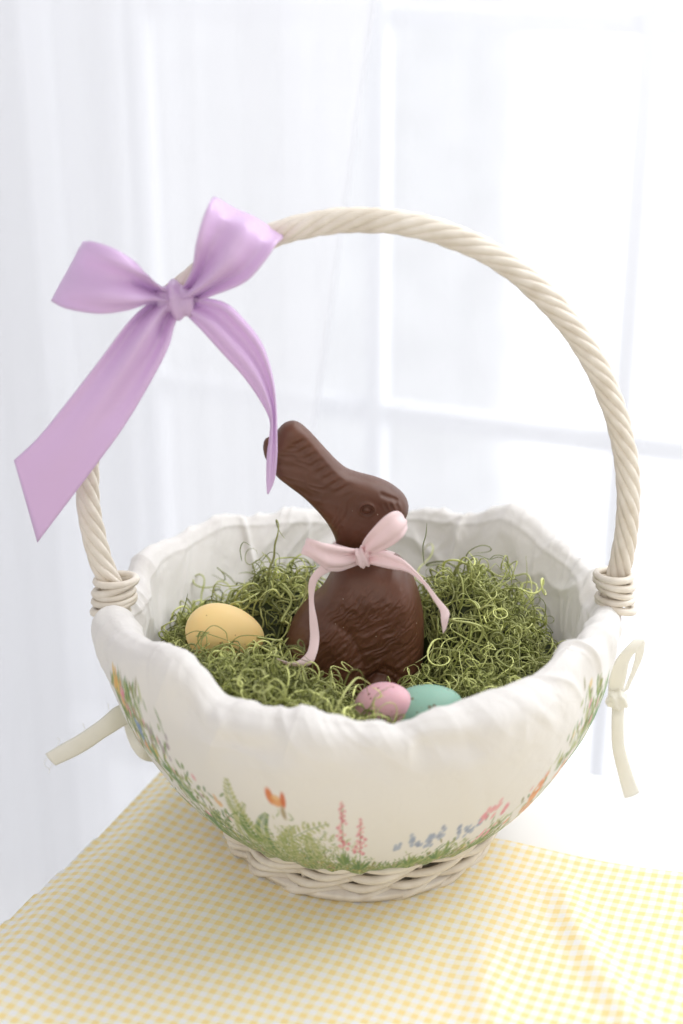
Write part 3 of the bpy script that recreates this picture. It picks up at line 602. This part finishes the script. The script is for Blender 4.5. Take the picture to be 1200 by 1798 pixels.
for si, (pts, rad) in enumerate(sets):
    # push strands out of the rabbit and the eggs
    for (c, ax) in [((-.072, -.010, .142), (.027, .021, .020)), ((.0245, -.088, .139), (.0185, .018, .0175)), ((.046, -.088, .136), (.022, .0185, .019)), ((.006, -.004, .14), (.040, .032, .055)), ((-.012, -.012, .13), (.030, .030, .04))]:
        v = pts - np.array(c); s_ = np.sqrt(((v / np.array(ax)) ** 2).sum(2)); ins = s_ < 1
        if c[2] == .142:      # the yellow egg is half buried: only its top stays clear
            ins &= ~((v[..., 1] < -.004) & (v[..., 2] < .0035))
        pts[ins] = np.array(c) + v[ins] / s_[ins][:, None]
    v_, f_, per = sweep(pts, rad); g = np.random.default_rng(50 + si); n = len(rad)
    t = g.random(n)[:, None]; dk = g.uniform(.40, 1.25, n)[:, None]
    c = ((1 - t) * np.array([.22, .25, .05]) + t * np.array([.86, .90, .36])) * dk
    VV.append(v_); FF.append(f_ + off); CC.append(np.repeat(c, per, 0)); off += len(v_)
# a few loose wisps
W_ = [[(745, 990, .03), (743, 960, .03), (748, 940, .03), (750, 918, .03)], [(800, 1000, .03), (815, 985, .03), (838, 975, .03), (860, 982, .03), (878, 978, .03), (892, 990, .03), (900, 1005, .03), (905, 1018, .03)],
      [(860, 982, .03), (870, 975, .03), (885, 978, .03), (895, 1000, .03), (890, 1018, .03)], [(425, 985, .04), (422, 965, .04), (428, 952, .04), (440, 958, .04)], [(322, 1100, -.02), (318, 1085, -.02), (326, 1060, -.02), (330, 1042, -.02)],
      [(460, 985, .04), (475, 970, .04), (490, 975, .04), (490, 1000, .04)], [(318, 1095, -.02), (310, 1080, -.02), (305, 1075, -.02)], [(930, 1060, .0), (945, 1048, .0), (958, 1062, .0), (955, 1085, .0), (940, 1100, .0)], [(940, 1120, .0), (962, 1105, .0), (968, 1120, .0), (955, 1140, .0)],
      [(905, 1085, .01), (915, 1060, .01), (935, 1062, .01), (938, 1085, .01), (925, 1100, .01)], [(640, 1262, -.1), (652, 1240, -.115), (662, 1220, -.112), (690, 1203, -.108)], [(600, 1215, -.09), (615, 1180, -.09), (632, 1178, -.09), (642, 1200, -.09), (648, 1225, -.09)],
      [(300, 1130, -.03), (322, 1118, -.03), (345, 1108, -.04), (375, 1116, -.045), (410, 1128, -.045)], [(340, 1140, -.05), (370, 1100, -.048), (395, 1108, -.046), (400, 1125, -.046)], [(395, 1140, -.05), (420, 1118, -.047), (455, 1117, -.045), (480, 1125, -.045)]]
pts = np.array([catmull([at(*q) for q in w], 27) for w in W_]); v_, f_, per = sweep(pts, np.full(len(W_), .00034)); VV.append(v_); FF.append(f_ + off); CC.append(np.tile([.22, .26, .07], (len(v_), 1))); off += len(v_)
# dark tangle beneath
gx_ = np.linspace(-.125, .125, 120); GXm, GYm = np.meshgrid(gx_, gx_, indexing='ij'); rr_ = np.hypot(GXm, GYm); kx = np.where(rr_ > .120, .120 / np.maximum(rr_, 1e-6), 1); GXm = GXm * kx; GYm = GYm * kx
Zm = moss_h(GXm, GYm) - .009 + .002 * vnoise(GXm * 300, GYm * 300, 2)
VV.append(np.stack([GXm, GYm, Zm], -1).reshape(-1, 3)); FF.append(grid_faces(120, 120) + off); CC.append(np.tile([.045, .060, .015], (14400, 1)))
M['moss'] = mat('dried_moss', (.2, .25, .05), .6); nt, b, _ = nodes(M['moss']); ca = N(nt, 'ShaderNodeVertexColor', layer_name='col'); nt.links.new(ca.outputs[0], b.inputs['Base Color']); translucent(M['moss'], .12)
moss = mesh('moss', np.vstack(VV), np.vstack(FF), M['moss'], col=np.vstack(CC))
tag(moss, 'curly green dried moss filling the lined basket', 'moss', kind='stuff')
# ------------------------------------------------------------------ ties of the liner
def tie(name, parent): 
    o = bpy.data.objects.new(name, None); S.collection.objects.link(o); o.parent = parent; return o
tl = tie('left_tie', liner); tl.name = 'tie'; tr = tie('tie', liner)
ribbon('tape', [(235, 1232, 250, 1262, .01), (205, 1240, 222, 1272, .0), (170, 1268, 190, 1292, -.006), (130, 1294, 152, 1318, -.008), (80, 1323, -.008, 98, 1345, -.008)], M['tie'], tl, 50, 8, bulge=[.06, .1, .12, .1], wav=.0006)
ribbon('tape', [(216, 1262, 232, 1262, .005), (222, 1290, 238, 1288, -.003), (235, 1318, 246, 1306, -.008), (252, 1334, 258, 1320, -.008), (275, 1337, 272, 1322, .0), (290, 1325, 285, 1312, .008)], M['tie'], tl, 40, 8)
ribbon('loop', [(1068, 1222, 1092, 1222, .012), (1070, 1190, 1100, 1190, .006), (1078, 1165, 1106, 1160, .002), (1096, 1140, 1120, 1140, .0), (1116, 1122, 1134, 1122, .004), (1132, 1124, 1118, 1140, .010), (1130, 1150, 1114, 1160, .014), (1120, 1175, 1106, 1185, .015), (1104, 1210, 1092, 1220, .012)], M['tie'], tr, 60, 8, bulge=.05)
ribbon('tail', [(1075, 1235, 1098, 1235, .010), (1074, 1265, 1096, 1265, .004), (1075, 1310, 1097, 1305, .002), (1083, 1350, 1107, 1345, .0), (1097, 1401, 1123, 1391, .002)], M['tie'], tr, 50, 8, bulge=[.05, .1, .1, .12])
knot('knot', 1085, 1228, .008, .0068, .0055, .0058, M['tie'], tr, 4)
for a in [[(83, 1330, -.008), (78, 1342, -.008), (88, 1352, -.009)], [(100, 1312, -.008), (105, 1300, -.007), (101, 1296, -.007)], [(150, 1283, -.007), (146, 1270, -.006)], [(192, 1248, -.004), (190, 1235, -.003)], [(95, 1340, -.008), (89, 1348, -.008), (86, 1358, -.008)]]:
    P = catmull([at(*q) for q in a], 12); v, f = tube(P, .00012, 4); mesh('thread', v, f, M['tie'], tl)
settle(liner)
# ------------------------------------------------------------------ gingham cloth, table
nu, nv = 420, 380
u = np.linspace(-.165, .62, nu); v = np.linspace(-.62, .022, nv); Ug, Vg = np.meshgrid(u, v, indexing='ij')
Zc = .0022 + .0016 * (vnoise(Ug * 9, Vg * 9, 3) + .5 * vnoise(Ug * 22 + Vg * 8, Vg * 20, 4)) * sstep(.05, .16, np.hypot(Ug, Vg))
for (c0, dirx, amp, wdt, lo, hi) in [((.13, 0), (.55, -1.), .0055, .010, 0, .4), ((.19, .015), (1., -.35), .0045, .008, 0, .4), ((.10, -.06), (.4, -1), .0035, .013, 0, .5), ((.24, -.05), (1, -.75), .005, .011, -.05, .4), ((.03, -.16), (.9, -.5), .003, .014, 0, .5), ((-.12, -.18), (.5, -1), .0022, .015, -.1, .5)]:
    d = np.array(dirx) / np.hypot(*dirx); al = (Ug - c0[0]) * d[0] + (Vg - c0[1]) * d[1]; ac = -(Ug - c0[0]) * d[1] + (Vg - c0[1]) * d[0]
    Zc += .85 * amp * gauss(ac + .004 * np.sin(al * 30), wdt) * sstep(lo - .02, lo + .06, al) * sstep(hi, hi - .1, al)
edge_u = -.1475 - .007 * sstep(-.06, -.2, Vg)
over = np.clip(edge_u - Ug, 0, 1)
roll = sstep(.0, .030, Ug - edge_u)      # soft rolled left edge
Uw = np.where(Ug < edge_u, edge_u - .004 * np.sin(np.clip(over / .012, 0, 1) * pi / 2), Ug)
Zc = Zc + .006 * roll * gauss(Ug - edge_u - .02, .03) - (1 - sstep(-.002, .016, Ug - edge_u)) * .003 - over * 7
backw = .004 * vnoise(Ug * 7, 0 * Ug, 13) + .003 * vnoise(Ug * 18, 0 * Ug, 14); Vw = Vg + backw * sstep(-.06, .02, Vg)
Zc = Zc + .002 * gauss(Vg - .018, .006) * (.5 + .5 * vnoise(Ug * 20, 0 * Ug, 16))
inb = sstep(.10, .075, np.hypot(Ug, Vg)); Zc = Zc * (1 - inb) + .0006 * inb
Zc = np.maximum(Zc, .0004 - .3 * (over > .0005)) - .0006
CV = Uw[..., None] * UX + Vw[..., None] * VX + Zc[..., None] * ZX
M['gingham'] = mat('yellow_gingham', (1, 1, 1), .85, Sheen_Weight=.15); nt, b, _ = nodes(M['gingham'])
uvn = N(nt, 'ShaderNodeUVMap'); sp = N(nt, 'ShaderNodeSeparateXYZ')
wob = N(nt, 'ShaderNodeTexNoise', inp={'Scale': 25., 'Detail': 2}); wa = N(nt, 'ShaderNodeVectorMath', operation='MULTIPLY_ADD'); wa.inputs[1].default_value = (.004, .004, 0)
nt.links.new(uvn.outputs[0], wob.inputs['Vector']); nt.links.new(wob.outputs[1], wa.inputs[0]); nt.links.new(uvn.outputs[0], wa.inputs[2]); nt.links.new(wa.outputs[0], sp.inputs[0])
bands = []
for i in (0, 1):
    mu = N(nt, 'ShaderNodeMath', operation='MULTIPLY'); mu.inputs[1].default_value = 2 * pi / .0076; si_ = N(nt, 'ShaderNodeMath', operation='SINE')
    mr = N(nt, 'ShaderNodeMapRange', inp={1: -.35, 2: .35}); nt.links.new(sp.outputs[i], mu.inputs[0]); nt.links.new(mu.outputs[0], si_.inputs[0]); nt.links.new(si_.outputs[0], mr.inputs[0]); bands.append(mr)
ad = N(nt, 'ShaderNodeMath', operation='ADD'); nt.links.new(bands[0].outputs[0], ad.inputs[0]); nt.links.new(bands[1].outputs[0], ad.inputs[1])
hf = N(nt, 'ShaderNodeMath', operation='MULTIPLY'); hf.inputs[1].default_value = .5; nt.links.new(ad.outputs[0], hf.inputs[0])
rp = N(nt, 'ShaderNodeValToRGB'); rp.color_ramp.elements[0].color = (.80, .80, .80, 1); rp.color_ramp.elements[1].color = (.85, .68, .31, 1); em = rp.color_ramp.elements.new(.5); em.color = (.84, .77, .56, 1)
nt.links.new(hf.outputs[0], rp.inputs[0]); nt.links.new(rp.outputs[0], b.inputs['Base Color'])
wv = N(nt, 'ShaderNodeTexNoise', inp={'Scale': 1600., 'Detail': 2}); bp = N(nt, 'ShaderNodeBump', inp={'Strength': .3, 'Distance': .0003}); nt.links.new(uvn.outputs[0], wv.inputs['Vector']); nt.links.new(wv.outputs[0], bp.inputs['Height']); nt.links.new(bp.outputs[0], b.inputs['Normal'])
cloth = mesh('gingham_cloth', CV.reshape(-1, 3), grid_faces(nu, nv), M['gingham'], uv=np.stack([Ug, Vg], -1).reshape(-1, 2))
tag(cloth, 'yellow and white gingham cloth spread under the basket on the white table', 'tablecloth')
def boxm(name, u0, u1, v0, v1, z0, z1, m, parent=None, bev=.002):
    V = [room(a, b, c) for a in (u0, u1) for b in (v0, v1) for c in (z0, z1)]
    Fc = [(0, 1, 3, 2), (4, 6, 7, 5), (0, 4, 5, 1), (2, 3, 7, 6), (0, 2, 6, 4), (1, 5, 7, 3)]
    o = mesh(name, V, Fc, m, parent, smooth=False)
    if bev: b_ = o.modifiers.new('bev', 'BEVEL'); b_.width = bev; b_.segments = 3
    return o
table = empty('table', tuple(room(0, -.3, -.75)), 'plain white painted table top standing in front of the window', 'table')
boxm('table_top', -.146, 1.1, -.95, .121, -.030, -.0012, M['white'], table, .006)
for a in (-.12, 1.06):
    for c in (-.92, .09): boxm('leg', a - .02, a + .02, c - .02, c + .02, -.75, -.0305, M['white'], table, .003)
settle(table)
# ------------------------------------------------------------------ room by the window
WV = .78
tag(boxm('floor', -3, 3, -3, 1.0, -.80, -.75, M['white'], None, 0), kind='structure')
win = empty('window', tuple(room(0, WV, -.7)), 'tall white framed window with grid bars behind sheer curtains', 'window')
nW = VX; kW = WV
def upx(x, y):
    P = on_plane(x, y, nW, kW); return P @ UX, P[2]
zA1, zA0 = upx(900, 13)[1], upx(900, 55)[1]; zB1, zB0 = upx(945, 738)[1], upx(945, 778)[1]
u1, u2 = upx(1112, 500)[0], upx(663, 600)[0]
du = u1 - u2; print('WINDOW', zA1, zA0, zB1, zB0, u1, u2)
zt = zA1 + (zA1 - zB1) * 1.0 + .05; zb = zB0 - (zA1 - zB1)
for uu in (u2 - du, u2, u1, u1 + du, u1 + 2 * du): boxm('vertical_bar', uu - .010, uu + .010, WV - .012, WV + .012, zb, zt, M['frame'], win, .003)
for (a, b) in ((zA0, zA1), (zB0, zB1)): 
    boxm('crossbar', u2 - du + .0105, u1 + 2 * du - .0105, WV - .009, WV + .009, a, b, M['frame'], win, .003)
for i in range(4):
    a = u2 - du + i * du; boxm('pane', a + .012, a + du - .012, WV - .0015, WV + .0015, zb, zt, None, win, 0)
boxm('frame_stile', u2 - du - .09, u2 - du - .013, WV - .03, WV + .03, zb, zt, M['frame'], win, .004); boxm('frame_stile', u1 + 2 * du + .013, u1 + 2 * du + .09, WV - .03, WV + .03, zb, zt, M['frame'], win, .004)
boxm('frame_rail', u2 - du - .09, u1 + 2 * du + .09, WV - .03, WV + .03, zt + .001, zt + .09, M['frame'], win, .004); boxm('sill', u2 - du - .12, u1 + 2 * du + .12, WV - .08, WV + .03, zb - .05, zb - .001, M['frame'], win, .004)
M['glass'] = bpy.data.materials.new('window_glass'); M['glass'].use_nodes = True; nt, b, out = nodes(M['glass'])
tr_ = N(nt, 'ShaderNodeBsdfTransparent'); gl = N(nt, 'ShaderNodeBsdfGlossy', inp={'Roughness': .05}); mx = N(nt, 'ShaderNodeMixShader'); mx.inputs[0].default_value = .06
nt.links.new(tr_.outputs[0], mx.inputs[1]); nt.links.new(gl.outputs[0], mx.inputs[2]); nt.links.new(mx.outputs[0], out.inputs[0])
for o in win.children:
    if o.name.startswith('pane'): o.data.materials.append(M['glass'])
M['wallm'] = mat('white_wall', (.82, .83, .86), .8)
tag(boxm('wall_left', -3.2, u2 - du - .092, WV - .02, WV + .1, -.75, 2.4, M['wallm'], None, 0), kind='structure')
settle(win)
# daylight outside: over-exposed sky and pale garden, as a far backdrop
M['out'] = bpy.data.materials.new('bright_outdoors'); M['out'].use_nodes = True; nt, b, out = nodes(M['out']); nt.nodes.remove(b)
tc = N(nt, 'ShaderNodeTexCoord'); sp = N(nt, 'ShaderNodeSeparateXYZ'); nt.links.new(tc.outputs['Object'], sp.inputs[0])
nz_ = N(nt, 'ShaderNodeTexNoise', inp={'Scale': 2.2, 'Detail': 3}); nt.links.new(tc.outputs['Object'], nz_.inputs['Vector'])
ad = N(nt, 'ShaderNodeMath', operation='MULTIPLY_ADD'); ad.inputs[1].default_value = .16; nt.links.new(nz_.outputs[0], ad.inputs[0]); nt.links.new(sp.outputs[0], ad.inputs[2])
mr = N(nt, 'ShaderNodeMapRange', inp={1: -.60, 2: -.46, 3: .86, 4: 1.9}); nt.links.new(ad.outputs[0], mr.inputs[0])
n2 = N(nt, 'ShaderNodeTexNoise', inp={'Scale': 9., 'Detail': 1}); nt.links.new(tc.outputs['Object'], n2.inputs['Vector'])
m2 = N(nt, 'ShaderNodeMapRange', inp={1: .35, 2: .6, 3: .94, 4: 1.03}); nt.links.new(n2.outputs[0], m2.inputs[0])
mm = N(nt, 'ShaderNodeMath', operation='MULTIPLY'); nt.links.new(mr.outputs[0], mm.inputs[0]); nt.links.new(m2.outputs[0], mm.inputs[1])
emn = N(nt, 'ShaderNodeEmission', inp={'Color': (.945, .96, 1, 1)}); nt.links.new(mm.outputs[0], emn.inputs['Strength']); nt.links.new(emn.outputs[0], out.inputs[0])
sky = mesh('sky', [(-6, 0, -5), (8, 0, -5), (8, 0, 5), (-6, 0, 5)], [(0, 1, 2, 3)], M['out'], smooth=False); sky.location = room(0, 2.6, 0); sky.rotation_euler = (0, 0, A22); tag(sky, kind='structure')
# ------------------------------------------------------------------ curtains
def sheer(name, tr):
    m = bpy.data.materials.new(name); m.use_nodes = True; nt, b, out = nodes(m); b.inputs['Base Color'].default_value = (.905, .91, .93, 1); b.inputs['Roughness'].default_value = .9
    t = N(nt, 'ShaderNodeBsdfTranslucent', inp={'Color': (.905, .91, .93, 1)}); m1 = N(nt, 'ShaderNodeMixShader'); m1.inputs[0].default_value = .5; tp = N(nt, 'ShaderNodeBsdfTransparent'); m2 = N(nt, 'ShaderNodeMixShader'); m2.inputs[0].default_value = tr
    nt.links.new(b.outputs[0], m1.inputs[1]); nt.links.new(t.outputs[0], m1.inputs[2]); nt.links.new(m1.outputs[0], m2.inputs[1]); nt.links.new(tp.outputs[0], m2.inputs[2]); nt.links.new(m2.outputs[0], out.inputs[0]); return m
M['sheer'] = sheer('sheer_voile', .32); M['sheer_b'] = sheer('sheer_voile_fine', .60)
def curtain(v0, ua, ub, z0, z1, amp, wl, seed, label, edge=None, vm='sheer'):
    nu, nz = 500, 60; t = np.linspace(0, 1, nu); z = np.linspace(z0, z1, nz); Tg, Zg = np.meshgrid(t, z, indexing='ij')
    ub_ = edge(Zg) if edge else ub; U = ua + (ub_ - ua) * Tg
    x = U / wl
    Vd = amp * (.22 * np.sin(x * 9 + 3 * vnoise(x * .9, Zg * .2, seed + 5)) ** 7 + np.sin(x * 6.28 + 1.5 * vnoise(x * .7, Zg * .6, seed)) * (.5 + .5 * vnoise(x * .5, Zg * .3, seed + 1)) + .35 * vnoise(x * 2.3, Zg * .8, seed + 2))
    P = U[..., None] * UX + (v0 + Vd)[..., None] * VX + Zg[..., None] * ZX
    r = empty('curtain', tuple(room((ua + ub) / 2, v0, z1)), label, 'curtain')
    mesh('voile', P.reshape(-1, 3), grid_faces(nu, nz), M[vm], r)
    hq_ = P[:-1, :][-1]; v_, f_ = tube(P[-1], .0012, 5); mesh('hem', v_, f_, M['sheer'], r); settle(r); return r
VC = .42
pc = [on_plane(x, y, VX, VC) for x, y in [(662, 0), (628, 220), (600, 400), (572, 620), (552, 740)]]
ez = [p[2] for p in pc][::-1]; eu = [p @ UX for p in pc][::-1]; pf = np.polyfit(ez, eu, 2)
def efun(z): return np.polyval(pf, np.clip(z, -.45, 1.2))
curtain(VC, -1.3, .1, -.74, 1.9, .012, .13, 3, 'sheer white curtain panel at left with its slanting edge behind the handle', efun)
curtain(VC + .14, -1.3, 1.6, -.74, 1.9, .010, .16, 9, 'wide sheer white curtain hanging across the whole window, behind the other panel', vm='sheer_b')
print('FACES', sum(len(o.data.polygons) for o in S.objects if o.type == 'MESH'))
